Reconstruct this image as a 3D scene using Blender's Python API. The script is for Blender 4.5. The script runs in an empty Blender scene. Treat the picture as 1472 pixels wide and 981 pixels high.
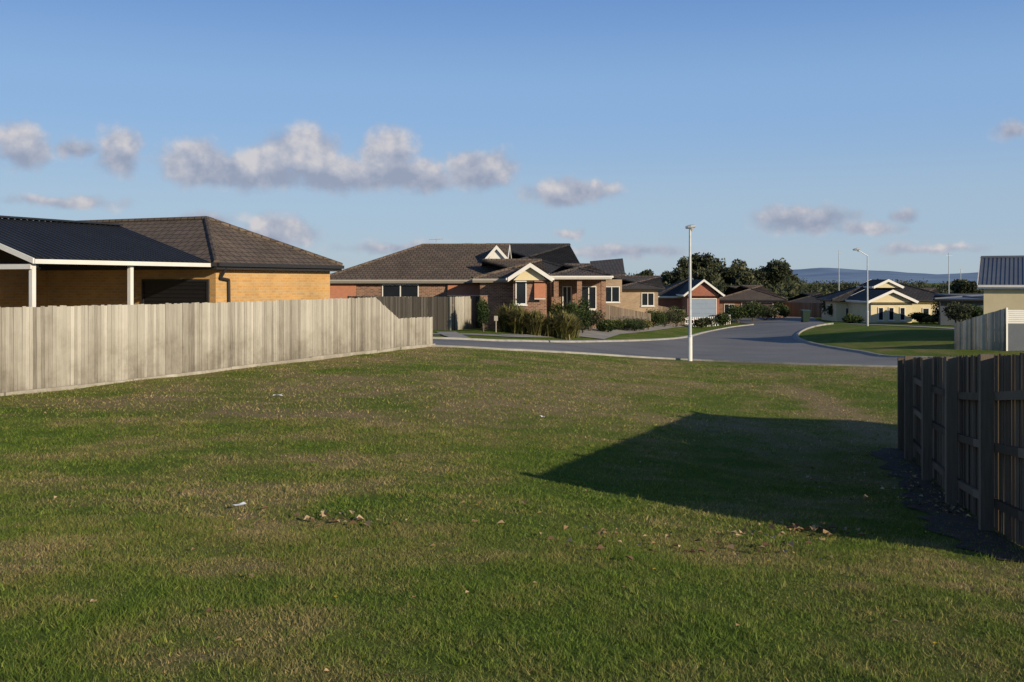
import bpy, bmesh, math, random
import numpy as np
from mathutils import Vector
from mathutils.geometry import delaunay_2d_cdt
random.seed(7); rng=np.random.default_rng(7)
F=1431.0; CX=736.0; HY=405.0
scene=bpy.context.scene
# ------------------------------------------------------------------ terrain
def ss(a,b,x):
    t=np.clip((np.asarray(x,dtype=float)-a)/(b-a),0,1); return t*t*(3-2*t)
def T(x,y):
    x=np.asarray(x,dtype=float); y=np.asarray(y,dtype=float)
    a=0.22*np.clip(y-45,0,60)
    side=ss(-4,9,x-a)
    z=-(1.75+.6*ss(0,15,y))-.9*side*ss(0,18,y)-.25*ss(36,50,y)
    z=z-1.1*ss(45,110,y)*(.35+.65*side)-1.0*ss(110,400,y)
    z=z+.7*ss(15,26,x)*ss(38,55,y)*(1-ss(150,300,y))
    return z
def Tf(x,y): return float(T(x,y))
_D=np.arange(3,260,.04)
def gp(px,py):
    "ground point seen along the ray through image pixel px, py"
    xs=(px-CX)/F*_D; zs=-(py-HY)/F*_D
    i=int(np.argmax(zs<=T(xs,_D)))
    return (float(xs[i]),float(_D[i]))
def img_xy(px,D): return ((px-CX)/F*D,D)  # plan position from image column px at a chosen depth D
def zz(py,D): return (HY-py)/F*D  # height from image row py at depth D
def hsh(ix,iy,s):
    n=np.sin(ix*127.1+iy*311.7+s*74.7)*43758.5453
    return n-np.floor(n)
def vnoise(x,y,s=0):
    x=np.asarray(x,dtype=float);y=np.asarray(y,dtype=float)
    ix=np.floor(x);iy=np.floor(y);fx=x-ix;fy=y-iy
    fx=fx*fx*(3-2*fx);fy=fy*fy*(3-2*fy)
    a=hsh(ix,iy,s);b=hsh(ix+1,iy,s);c=hsh(ix,iy+1,s);d=hsh(ix+1,iy+1,s)
    return (a*(1-fx)+b*fx)*(1-fy)+(c*(1-fx)+d*fx)*fy
def rot(x,y,a): return x*math.cos(a)-y*math.sin(a), x*math.sin(a)+y*math.cos(a)
def dryness(x,y):
    x1,y1=rot(x,y,.6); x2,y2=rot(x,y,1.3); x3,y3=rot(x,y,2.1)
    d=.40+.55*(vnoise(x1*.3,y1*.25,1)-.5)+.7*(vnoise(x2*.9+3,y2*.75,2)-.5)+.6*(vnoise(x3*2.6,y3*2.2,3)-.5)+.4*(vnoise(x1*6.5,y1*6,5)-.5)
    d=d+.18*ss(12,22,y)-.2*ss(-1,-6,x)*(1-ss(16,22,y))+.12*ss(9,5,y)
    d=d+.75*np.exp(-(((x-7.6-.10*(y-20))/.5)**2+((y-25)/5.5)**2))+.4*np.exp(-(((x-.5)/3)**2+((y-24)/2.5)**2))+.35*np.exp(-(((x+3)/1.2)**2+((y-17)/1.6)**2))
    d=d-.4*ss(36,42,y)
    return np.clip(d,0,1)
# ------------------------------------------------------------------ materials
def newmat(name):
    m=bpy.data.materials.new(name); m.use_nodes=True
    nt=m.node_tree; b=nt.nodes['Principled BSDF']; b.inputs['Specular IOR Level'].default_value=.3
    return m,nt,b
def N(nt,t,**k):
    n=nt.nodes.new(t)
    for a,v in k.items(): setattr(n,a,v)
    return n
def ramp(nt,stops):
    r=nt.nodes.new('ShaderNodeValToRGB'); e=r.color_ramp.elements
    while len(e)<len(stops): e.new(.5)
    for i,(p,c) in enumerate(stops):
        e[i].position=p; e[i].color=(*c,1)
    return r
def noise(nt,scale,coord='Object',detail=4,stretch=None,rough=.55):
    tc=N(nt,'ShaderNodeTexCoord'); n=N(nt,'ShaderNodeTexNoise')
    n.inputs['Scale'].default_value=scale; n.inputs['Detail'].default_value=detail; n.inputs['Roughness'].default_value=rough
    if stretch:
        mp=N(nt,'ShaderNodeMapping'); mp.inputs['Scale'].default_value=stretch
        nt.links.new(tc.outputs[coord],mp.inputs[0]); nt.links.new(mp.outputs[0],n.inputs['Vector'])
    else: nt.links.new(tc.outputs[coord],n.inputs['Vector'])
    return n
def bump(nt,b,src,strength=.3,dist=.02):
    bp=N(nt,'ShaderNodeBump'); bp.inputs['Strength'].default_value=strength; bp.inputs['Distance'].default_value=dist
    nt.links.new(src,bp.inputs['Height']); nt.links.new(bp.outputs[0],b.inputs['Normal'])
def sc(c,k): return tuple(min(1,x*k) for x in c)
def simple(name,col,rough=.7,var=.2,scale=3,bscale=40,bstr=.15,metal=0):
    m,nt,b=newmat(name); n=noise(nt,scale,detail=6)
    r=ramp(nt,[(.3,sc(col,1-var)),(.7,sc(col,1+var))]); nt.links.new(n.outputs[0],r.inputs[0])
    nt.links.new(r.outputs[0],b.inputs['Base Color']); b.inputs['Roughness'].default_value=rough; b.inputs['Metallic'].default_value=metal
    n2=noise(nt,bscale); bump(nt,b,n2.outputs[0],bstr)
    return m
def brickmat(name,c1,c2,mort,bw=.24,rh=.086,ms=.012,off=.5,bstr=.3,rough=.85):
    m,nt,b=newmat(name); uv=N(nt,'ShaderNodeTexCoord'); br=N(nt,'ShaderNodeTexBrick')
    br.offset=off
    br.inputs['Scale'].default_value=1; br.inputs['Brick Width'].default_value=bw; br.inputs['Row Height'].default_value=rh
    br.inputs['Mortar Size'].default_value=ms; br.inputs['Mortar Smooth'].default_value=.2; br.inputs['Bias'].default_value=0
    br.inputs['Color1'].default_value=(*c1,1); br.inputs['Color2'].default_value=(*c2,1); br.inputs['Mortar'].default_value=(*mort,1)
    nt.links.new(uv.outputs['UV'],br.inputs['Vector'])
    n=noise(nt,.8,detail=5); mx=N(nt,'ShaderNodeMix',data_type='RGBA',blend_type='MULTIPLY'); mx.inputs[0].default_value=1
    r=ramp(nt,[(.3,(.75,.75,.75)),(.7,(1.1,1.08,1.05))]); nt.links.new(n.outputs[0],r.inputs[0])
    nt.links.new(br.outputs['Color'],mx.inputs[6]); nt.links.new(r.outputs[0],mx.inputs[7]); nt.links.new(mx.outputs[2],b.inputs['Base Color'])
    b.inputs['Roughness'].default_value=rough
    inv=N(nt,'ShaderNodeMath',operation='SUBTRACT'); inv.inputs[0].default_value=1; nt.links.new(br.outputs['Fac'],inv.inputs[1])
    bump(nt,b,inv.outputs[0],bstr,.02)
    return m
def attrmat(name,stops,rough=.8,nscale=None,stretch=None,amt=.3,transl=0,attr='rnd',bstr=0,spec=.2,stain=False):
    m,nt,b=newmat(name); b.inputs['Specular IOR Level'].default_value=spec
    a=N(nt,'ShaderNodeAttribute',attribute_name=attr); r=ramp(nt,stops); col=r.outputs[0]
    if nscale:
        n=noise(nt,nscale,stretch=stretch,detail=5)
        ma=N(nt,'ShaderNodeMath',operation='MULTIPLY_ADD'); ma.inputs[1].default_value=amt*2; nt.links.new(n.outputs[0],ma.inputs[0])
        ad=N(nt,'ShaderNodeMath',operation='SUBTRACT'); ad.inputs[1].default_value=amt
        nt.links.new(a.outputs['Fac'],ma.inputs[2]); nt.links.new(ma.outputs[0],ad.inputs[0]); nt.links.new(ad.outputs[0],r.inputs[0])
        if bstr: bump(nt,b,n.outputs[0],bstr,.01)
    else: nt.links.new(a.outputs['Fac'],r.inputs[0])
    if stain:
        hN=N(nt,'ShaderNodeAttribute',attribute_name='hgt'); n5=noise(nt,1.3,detail=7,rough=.7); 
        k=N(nt,'ShaderNodeMath',operation='MULTIPLY_ADD'); k.inputs[1].default_value=1.6; nt.links.new(n5.outputs[0],k.inputs[0]); nt.links.new(hN.outputs['Fac'],k.inputs[2])
        rr=ramp(nt,[(.0,(0.45,.43,.40)),(.45,(.60,.58,.55)),(.62,(.86,.85,.83)),(.85,(1.05,1.05,1.05))])
        k2=N(nt,'ShaderNodeMath',operation='MULTIPLY'); k2.inputs[1].default_value=.62; nt.links.new(k.outputs[0],k2.inputs[0]); nt.links.new(k2.outputs[0],rr.inputs[0])
        mq=N(nt,'ShaderNodeMix',data_type='RGBA',blend_type='MULTIPLY'); mq.inputs[0].default_value=1
        nt.links.new(r.outputs[0],mq.inputs[6]); nt.links.new(rr.outputs[0],mq.inputs[7]); col=mq.outputs[2]
    nt.links.new(col,b.inputs['Base Color']); b.inputs['Roughness'].default_value=rough
    if transl:
        tr=N(nt,'ShaderNodeBsdfTranslucent'); mx=N(nt,'ShaderNodeMixShader'); mx.inputs[0].default_value=transl
        nt.links.new(col,tr.inputs[0]); nt.links.new(b.outputs[0],mx.inputs[1]); nt.links.new(tr.outputs[0],mx.inputs[2])
        nt.links.new(mx.outputs[0],nt.nodes['Material Output'].inputs['Surface'])
    return m
M={}
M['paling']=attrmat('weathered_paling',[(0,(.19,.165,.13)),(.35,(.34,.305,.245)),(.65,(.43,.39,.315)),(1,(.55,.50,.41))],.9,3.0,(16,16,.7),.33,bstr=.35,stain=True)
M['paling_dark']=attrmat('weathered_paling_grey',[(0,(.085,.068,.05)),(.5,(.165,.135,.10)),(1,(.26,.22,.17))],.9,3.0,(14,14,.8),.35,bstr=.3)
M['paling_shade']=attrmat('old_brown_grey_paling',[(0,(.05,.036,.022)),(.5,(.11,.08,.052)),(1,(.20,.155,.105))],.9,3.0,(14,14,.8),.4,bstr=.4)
M['paling_brown']=attrmat('brown_paling',[(0,(.10,.07,.045)),(.5,(.18,.135,.095)),(1,(.28,.21,.15))],.9,3.0,(14,14,.8),.3)
M['brick_yel']=brickmat('yellow_brick',(.62,.35,.12),(.52,.28,.095),(.53,.38,.20))
M['brick_brown']=brickmat('brown_brick',(.32,.155,.09),(.16,.075,.045),(.37,.28,.20))
M['brick_red']=brickmat('red_brick',(.38,.11,.06),(.28,.08,.045),(.3,.2,.15))
M['brick_tan']=brickmat('tan_brick',(.42,.30,.19),(.34,.23,.14),(.4,.32,.24))
M['tile_brown']=brickmat('brown_roof_tile',(.145,.108,.077),(.112,.083,.06),(.045,.033,.026),.3,.33,.025,bstr=.8)
M['tile_dark']=brickmat('charcoal_roof_tile',(.055,.05,.048),(.038,.035,.034),(.015,.014,.013),.3,.33,.03,bstr=1)
M['tile_grey']=brickmat('greybrown_roof_tile',(.12,.10,.085),(.085,.07,.06),(.025,.02,.018),.3,.33,.03,bstr=1)
M['metal_dark']=simple('dark_roof_steel',(.020,.022,.027),.5,.15,1)
M['metal_blue']=simple('grey_roof_steel',(.105,.115,.13),.45,.1,1)
M['cream']=simple('cream_render',(.66,.55,.33),.85,.06,1.5)
M['white']=simple('white_paint',(.72,.68,.60),.55,.05,2)
M['fascia_dark']=simple('dark_fascia',(.03,.028,.028),.5,.1)
M['glass']=simple('window_glass',(.015,.018,.022),.08,.1,bstr=0); M['glass'].node_tree.nodes['Principled BSDF'].inputs['Specular IOR Level'].default_value=.6
M['roller']=simple('black_roller_door',(.012,.012,.013),.45,.1)
M['garage']=simple('garage_door',(.25,.30,.36),.5,.05)
M['garage_brown']=simple('brown_garage_door',(.07,.05,.04),.5,.05)
M['blind']=simple('terracotta_blind',(.42,.17,.09),.85,.08,6)
M['galv']=simple('galvanised_steel',(.42,.43,.43),.45,.1,6,metal=.3)
M['concrete']=simple('concrete',(.30,.275,.235),.9,.18,1.2,60,.2)
M['kerb']=simple('kerb_concrete',(.30,.28,.24),.9,.22,2,60,.2)
M['soffit']=simple('soffit',(.35,.31,.25),.8,.05)
M['bin']=simple('bin_plastic',(.012,.03,.018),.45,.1)
M['bark']=simple('bark',(.13,.10,.075),.9,.3,8,20,.6)
M['mulch']=simple('bark_mulch',(.06,.042,.028),.95,.6,14,50,1.0)
M['metalfence']=simple('grey_steel_panel',(.10,.11,.12),.5,.06)
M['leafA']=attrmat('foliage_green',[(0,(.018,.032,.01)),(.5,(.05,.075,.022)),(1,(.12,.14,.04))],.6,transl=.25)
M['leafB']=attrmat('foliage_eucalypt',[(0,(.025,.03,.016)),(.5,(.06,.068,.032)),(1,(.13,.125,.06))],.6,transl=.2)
M['leafC']=attrmat('flax_blades',[(0,(.08,.075,.025)),(.5,(.17,.155,.05)),(1,(.30,.26,.10))],.6,transl=.25)
M['flower']=attrmat('flowers',[(0,(.5,.3,.02)),(.5,(.6,.45,.05)),(1,(.7,.1,.08))],.7)
M['dead']=attrmat('dead_leaves',[(0,(.08,.045,.025)),(.5,(.28,.18,.09)),(1,(.52,.38,.21))],.8)
M['litter']=simple('paper_litter',(.75,.74,.70),.8,.05)
# grass blades
m,nt,b=newmat('grass_blades'); b.inputs['Specular IOR Level'].default_value=.25; b.inputs['Roughness'].default_value=.55
a=N(nt,'ShaderNodeAttribute',attribute_name='dry'); a2=N(nt,'ShaderNodeAttribute',attribute_name='rnd')
r1=ramp(nt,[(0,(.135,.21,.028)),(.3,(.19,.24,.044)),(.55,(.27,.26,.078)),(1,(.42,.33,.16))])
nt.links.new(a.outputs['Fac'],r1.inputs[0])
mx=N(nt,'ShaderNodeMix',data_type='RGBA',blend_type='MULTIPLY'); mx.inputs[0].default_value=1
r2=ramp(nt,[(0,(.6,.62,.55)),(.7,(1.08,1.05,1.0)),(1,(1.75,1.5,1.3))]); nt.links.new(a2.outputs['Fac'],r2.inputs[0])
nt.links.new(r1.outputs[0],mx.inputs[6]); nt.links.new(r2.outputs[0],mx.inputs[7]); nt.links.new(mx.outputs[2],b.inputs['Base Color'])
tr=N(nt,'ShaderNodeBsdfTranslucent'); ms=N(nt,'ShaderNodeMixShader'); ms.inputs[0].default_value=.3
nt.links.new(mx.outputs[2],tr.inputs[0]); nt.links.new(b.outputs[0],ms.inputs[1]); nt.links.new(tr.outputs[0],ms.inputs[2]); nt.links.new(ms.outputs[0],nt.nodes['Material Output'].inputs['Surface'])
M['blade']=m
# ground
m,nt,b=newmat('lawn_ground'); b.inputs['Roughness'].default_value=.95; b.inputs['Specular IOR Level'].default_value=.05
a=N(nt,'ShaderNodeAttribute',attribute_name='dry')
n1=noise(nt,9,detail=8,rough=.7); ma=N(nt,'ShaderNodeMath',operation='MULTIPLY_ADD'); ma.inputs[1].default_value=.9
nt.links.new(n1.outputs[0],ma.inputs[0]); sb=N(nt,'ShaderNodeMath',operation='SUBTRACT'); sb.inputs[1].default_value=.45
nt.links.new(a.outputs['Fac'],ma.inputs[2]); nt.links.new(ma.outputs[0],sb.inputs[0])
r1=ramp(nt,[(0,(.105,.155,.024)),(.35,(.15,.18,.037)),(.6,(.21,.195,.066)),(1,(.29,.22,.115))]); nt.links.new(sb.outputs[0],r1.inputs[0])
n3=noise(nt,45,detail=4,rough=.7); r3=ramp(nt,[(.3,(.45,.45,.45)),(.7,(1.35,1.35,1.3))]); nt.links.new(n3.outputs[0],r3.inputs[0])
mx=N(nt,'ShaderNodeMix',data_type='RGBA',blend_type='MULTIPLY'); mx.inputs[0].default_value=1
nt.links.new(r1.outputs[0],mx.inputs[6]); nt.links.new(r3.outputs[0],mx.inputs[7]); nt.links.new(mx.outputs[2],b.inputs['Base Color'])
bump(nt,b,n3.outputs[0],.8,.06)
M['ground']=m
# asphalt
m,nt,b=newmat('asphalt'); b.inputs['Roughness'].default_value=.85
n1=noise(nt,.35,detail=6); n2=noise(nt,60,detail=3)
r1=ramp(nt,[(.3,(.155,.148,.138)),(.7,(.215,.203,.188))]); nt.links.new(n1.outputs[0],r1.inputs[0])
r2=ramp(nt,[(.35,(.75,.75,.75)),(.7,(1.25,1.25,1.25))]); nt.links.new(n2.outputs[0],r2.inputs[0])
mx=N(nt,'ShaderNodeMix',data_type='RGBA',blend_type='MULTIPLY'); mx.inputs[0].default_value=1
nt.links.new(r1.outputs[0],mx.inputs[6]); nt.links.new(r2.outputs[0],mx.inputs[7]); nt.links.new(mx.outputs[2],b.inputs['Base Color']); bump(nt,b,n2.outputs[0],.3,.01)
M['asphalt']=m
# hills: blue distance haze put into the base colour
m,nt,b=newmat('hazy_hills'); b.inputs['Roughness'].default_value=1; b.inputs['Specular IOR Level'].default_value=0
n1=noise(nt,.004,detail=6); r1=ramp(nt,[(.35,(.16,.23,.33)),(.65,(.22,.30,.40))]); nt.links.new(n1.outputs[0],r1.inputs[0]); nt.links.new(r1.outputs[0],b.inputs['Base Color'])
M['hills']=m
# ------------------------------------------------------------------ geometry helpers
def empty(name,loc):
    e=bpy.data.objects.new(name,None); e.empty_display_size=.5; e.location=loc; scene.collection.objects.link(e); return e
class Geo:
    def __init__(s): s.v=[];s.f=[];s.m=[];s.r=[];s.h=[]
    def face(s,pts,mi=0,r=None):
        i=len(s.v); s.v.extend([tuple(p) for p in pts]); s.f.append(tuple(range(i,i+len(pts)))); s.m.append(mi); s.r.append(random.random() if r is None else r)
    def obox(s,o,ex,ey,ez,mi=0,r=None):
        o,ex,ey,ez=map(Vector,(o,ex,ey,ez)); r=random.random() if r is None else r
        if ex.cross(ey).dot(ez)<0: ex,ey=ey,ex
        p=[o,o+ex,o+ex+ey,o+ey]; q=[a+ez for a in p]
        s.face(p[::-1],mi,r); s.face(q,mi,r)
        for i in range(4):
            j=(i+1)%4; s.face([p[i],p[j],q[j],q[i]],mi,r)
    def beam(s,a,b,w,h,mi=0,r=None):
        "box beam a->b, width w horizontally, height h (below line)"
        a,b=Vector(a),Vector(b); d=b-a; n=Vector((-d.y,d.x,0)); 
        if n.length<1e-6: n=Vector((1,0,0))
        n.normalize(); up=d.cross(n).normalized(); 
        if up.z>0: up=-up
        s.obox(a-n*w/2,d,n*w,up*h,mi,r)
    def tube(s,a,b,r0,r1,mi=0,n=10,cap=True):
        a,b=Vector(a),Vector(b); d=(b-a).normalized(); u=d.orthogonal().normalized(); w=d.cross(u); rr=random.random()
        A=[a+(u*math.cos(t)+w*math.sin(t))*r0 for t in [2*math.pi*k/n for k in range(n)]]
        Bq=[b+(u*math.cos(t)+w*math.sin(t))*r1 for t in [2*math.pi*k/n for k in range(n)]]
        for k in range(n):
            j=(k+1)%n; s.face([A[k],A[j],Bq[j],Bq[k]],mi,rr)
        if cap: s.face(A[::-1],mi,rr); s.face(Bq,mi,rr)
    def build(s,name,mats,parent=None,smooth=False,hgt=False):
        me=bpy.data.meshes.new(name); off=Vector(parent.location) if parent else Vector((0,0,0))
        V=[(a[0]-off.x,a[1]-off.y,a[2]-off.z) for a in s.v]
        me.from_pydata(V,[],s.f); me.update()
        for q in mats: me.materials.append(q)
        me.polygons.foreach_set('material_index',s.m)
        at=me.attributes.new('rnd','FLOAT','FACE'); at.data.foreach_set('value',s.r)
        if hgt:
            A=np.array(s.v); at=me.attributes.new('hgt','FLOAT','POINT'); at.data.foreach_set('value',np.clip((A[:,2]-T(A[:,0],A[:,1]))/1.8,0,1).astype(np.float32)*.75)
        uv=me.uv_layers.new(name='UVMap')
        for p in me.polygons:
            n=p.normal; u=Vector((-n.y,n.x,0))
            if u.length<.05: u=Vector((1,0,0))
            u.normalize(); v=n.cross(u)
            for li in p.loop_indices:
                c=Vector(me.vertices[me.loops[li].vertex_index].co); uv.data[li].uv=(c.dot(u)+500,c.dot(v)+500)
        if smooth: me.polygons.foreach_set('use_smooth',[True]*len(me.polygons))
        ob=bpy.data.objects.new(name,me); scene.collection.objects.link(ob)
        if parent: ob.parent=parent
        return ob
def tri_mesh(name,V,Fc,mats,attrs,parent=None):
    "V (n,3), Fc (m,k)"
    if parent: V=V-np.array(parent.location)
    me=bpy.data.meshes.new(name); k=Fc.shape[1]; m=len(Fc)
    me.vertices.add(len(V)); me.vertices.foreach_set('co',V.astype(np.float32).ravel())
    me.loops.add(m*k); me.loops.foreach_set('vertex_index',Fc.astype(np.int32).ravel())
    me.polygons.add(m); me.polygons.foreach_set('loop_start',np.arange(0,m*k,k,dtype=np.int32))
    me.update(calc_edges=True)
    for q in mats: me.materials.append(q)
    for an,(dom,val) in attrs.items():
        at=me.attributes.new(an,'FLOAT',dom); at.data.foreach_set('value',val.astype(np.float32))
    ob=bpy.data.objects.new(name,me); scene.collection.objects.link(ob)
    if parent: ob.parent=parent
    return ob
# ------------------------------------------------------------------ ground sheet
def axis(lims):
    out=[]; 
    for a,b,st in lims: out+=list(np.arange(a,b,st))
    return np.array(out+[lims[-1][1]])
gx=axis([(-9000,-1000,1000),(-1000,-200,100),(-200,-40,10),(-40,-12,1),(-12,20,.3),(20,60,1),(60,200,10),(200,1000,100),(1000,9000,1000)])
gy=axis([(-300,-40,20),(-40,-2,2),(-2,40,.3),(40,110,1),(110,200,10),(200,1000,50),(1000,9000,500)])
X,Y=np.meshgrid(gx,gy); Z=T(X,Y)
near=(np.abs(X)<30)&(Y<37)&(Y>-5)
def und(x,y): return .05*(vnoise(np.asarray(x)*.6,np.asarray(y)*.6,9)-.5)+.03*(vnoise(np.asarray(x)*1.7,np.asarray(y)*1.7,8)-.5)
Z=Z+np.where(near,und(X,Y),0)*(1-ss(33,37,Y))
V=np.stack([X,Y,Z],-1).reshape(-1,3); nx=len(gx); ny=len(gy)
I=(np.arange(ny-1)[:,None]*nx+np.arange(nx-1)[None,:]).ravel()
Fc=np.stack([I,I+1,I+nx+1,I+nx],1)
g=tri_mesh('ground',V,Fc,[M['ground']],{'dry':('POINT',dryness(V[:,0],V[:,1]))})
g.data.polygons.foreach_set('use_smooth',[True]*len(g.data.polygons))
def G(x,y): return T(x,y)+und(x,y)*(1-ss(33,37,y))
# ------------------------------------------------------------------ draped sheets
def smooth_line(pts,n=8):
    P=[pts[0]]+list(pts)+[pts[-1]]; out=[]
    for i in range(1,len(P)-2):
        p0,p1,p2,p3=[np.array(P[j]) for j in (i-1,i,i+1,i+2)]
        for k in range(n):
            t=k/n; out.append(tuple(.5*((2*p1)+(-p0+p2)*t+(2*p0-5*p1+4*p2-p3)*t*t+(-p0+3*p1-3*p2+p3)*t**3)))
    out.append(tuple(pts[-1])); return out
def drape(name,poly,off,mat,step=1.0,Tfun=None):
    Tfun=Tfun or T
    poly=[(float(a),float(b)) for a,b in poly]
    P=np.array(poly); n=len(P)
    xs=np.arange(math.ceil(P[:,0].min()/step)*step,P[:,0].max(),step); ys=np.arange(math.ceil(P[:,1].min()/step)*step,P[:,1].max(),step)
    QX,QY=np.meshgrid(xs,ys); QX=QX.ravel(); QY=QY.ravel(); ins=np.zeros(len(QX),bool); dm=np.full(len(QX),1e9)
    for i in range(n):
        x0,y0=P[i]; x1,y1=P[(i+1)%n]
        c=((y0>QY)!=(y1>QY)); 
        with np.errstate(divide='ignore',invalid='ignore'): ins^=c&(QX<(x1-x0)*(QY-y0)/(y1-y0+1e-12)+x0)
        L2=(x1-x0)**2+(y1-y0)**2+1e-12; t=np.clip(((QX-x0)*(x1-x0)+(QY-y0)*(y1-y0))/L2,0,1); dm=np.minimum(dm,np.hypot(QX-x0-t*(x1-x0),QY-y0-t*(y1-y0)))
    ok=ins&(dm>.15*step)
    vs=[]; 
    for i in range(n):
        a=P[i]; b_=P[(i+1)%n]; L=np.hypot(*(b_-a)); 
        if L<1e-4: continue
        k=max(1,int(L/step))
        for j in range(k): vs.append(Vector(tuple(a+(b_-a)*j/k)))
    nb=len(vs); vs+= [Vector((float(a),float(b_))) for a,b_ in zip(QX[ok],QY[ok])]
    r=delaunay_2d_cdt(vs,[],[list(range(nb))],1,1e-5)
    V=np.array([(v.x,v.y) for v in r[0]]); z=Tfun(V[:,0],V[:,1])+off
    Fs=[]
    for f in r[2]:
        a,b_,c=[V[i] for i in f[:3]]
        Fs.append(f if (b_[0]-a[0])*(c[1]-a[1])-(b_[1]-a[1])*(c[0]-a[0])>0 else f[::-1])
    me=bpy.data.meshes.new(name); me.from_pydata([(v[0],v[1],q) for v,q in zip(V,z)],[],Fs); me.update(); me.materials.append(mat)
    me.polygons.foreach_set('use_smooth',[True]*len(me.polygons))
    ob=bpy.data.objects.new(name,me); scene.collection.objects.link(ob); return ob
def offset_line(pts,d):
    out=[]
    for i,p in enumerate(pts):
        a=pts[max(0,i-1)]; b=pts[min(len(pts)-1,i+1)]; dx,dy=b[0]-a[0],b[1]-a[1]; l=math.hypot(dx,dy) or 1
        out.append((p[0]-dy/l*d,p[1]+dx/l*d))
    return out
def kerb(name,pts,w=.32,h=.12,mat=None):
    g=Geo(); L=pts; R=offset_line(pts,w)
    for i in range(len(L)-1):
        a,b,c,d=L[i],L[i+1],R[i+1],R[i]
        za,zb,zc,zd=[Tf(*p) for p in (a,b,c,d)]
        m1=lambda p,q,t:(p[0]*(1-t)+q[0]*t,p[1]*(1-t)+q[1]*t)
        e,f=m1(a,d,.45),m1(b,c,.45)
        g.face([(*a,za+.035),(*b,zb+.035),(*f,zb+.04),(*e,za+.04)]); g.face([(*e,za+.04),(*f,zb+.04),(*m1(b,c,.55),zb+h),(*m1(a,d,.55),za+h)])
        g.face([(*m1(a,d,.55),za+h),(*m1(b,c,.55),zb+h),(*c,zc+h),(*d,zd+h)]); g.face([(*d,zd+h),(*c,zc+h),(*c,zc-.05),(*d,zd-.05)])
    return g.build(name,[mat or M['kerb']])
nearE=[gp(625,498),gp(760,504.5),gp(870,511),gp(992,518),gp(1150,524),gp(1292,528)]
nearE=[(-60,nearE[0][1]-1.5),(-20,nearE[0][1]-.5)]+nearE+[(22,35.5),(40,28)]
nearL=smooth_line(nearE,8)
farL_=[(-60,42.5),(-20,42.8),gp(622,489),gp(760,493),gp(860,493.5),gp(940,491),gp(990,486.5),gp(1022,478),gp(1052,472),gp(1085,468)]
farR_=[gp(1192,466.5),gp(1165,471),gp(1148,477),gp(1140,484),gp(1146,491),gp(1175,499),gp(1230,508),gp(1300,516.5),(24,40.5),(42,33)]
farL=smooth_line(farL_,8); farR=smooth_line(farR_,8)
road=nearL+farR[::-1]+[( (farR[0][0]+10),118),((farL[-1][0]+2),118)]+farL[::-1]
drape('asphalt_road',road,.03,M['asphalt'])
kerb('kerb',[p for p in nearL][::-1],.3,.07)
kerb('kerb',farL,.3); kerb('kerb',farR,.34)
def path(name,pts,w,off=.034,mat=None):
    l=smooth_line(pts,6); return drape(name,l+offset_line(l,w)[::-1],off,mat or M['concrete'])
path('footpath',[(-40,46.5),gp(600,482),gp(760,486),gp(850,484),gp(925,478),gp(985,470),gp(1030,463)],1.4)
path('driveway',[gp(868,489),gp(905,477),gp(925,468)],2.6,.04)
path('driveway',[gp(690,491),gp(668,484),gp(655,478)],1.0,.04)
path('footpath',[gp(1205,466),gp(1280,469),gp(1372,474)],1.3)
# bark mulch / litter strip at the foot of the right hand fence
fa=np.array((4.50,8.35)); fb_=np.array((7.5,19.0)); fd=(fb_-fa)/np.linalg.norm(fb_-fa); fn=np.array((-fd[1],fd[0]))
e_in=[];e_out=[]
for i in range(36):
    t=i/35; p=fa+(fb_-fa)*t; e_in.append(tuple(p-fn*.02)); e_out.append(tuple(p+fn*(.35+.35*float(vnoise(i*.7,0,3))+.1*float(vnoise(i*2.3,1,4)))))
drape('bark_mulch',e_in+e_out[::-1],.012,M['mulch'],.3,G)
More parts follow.
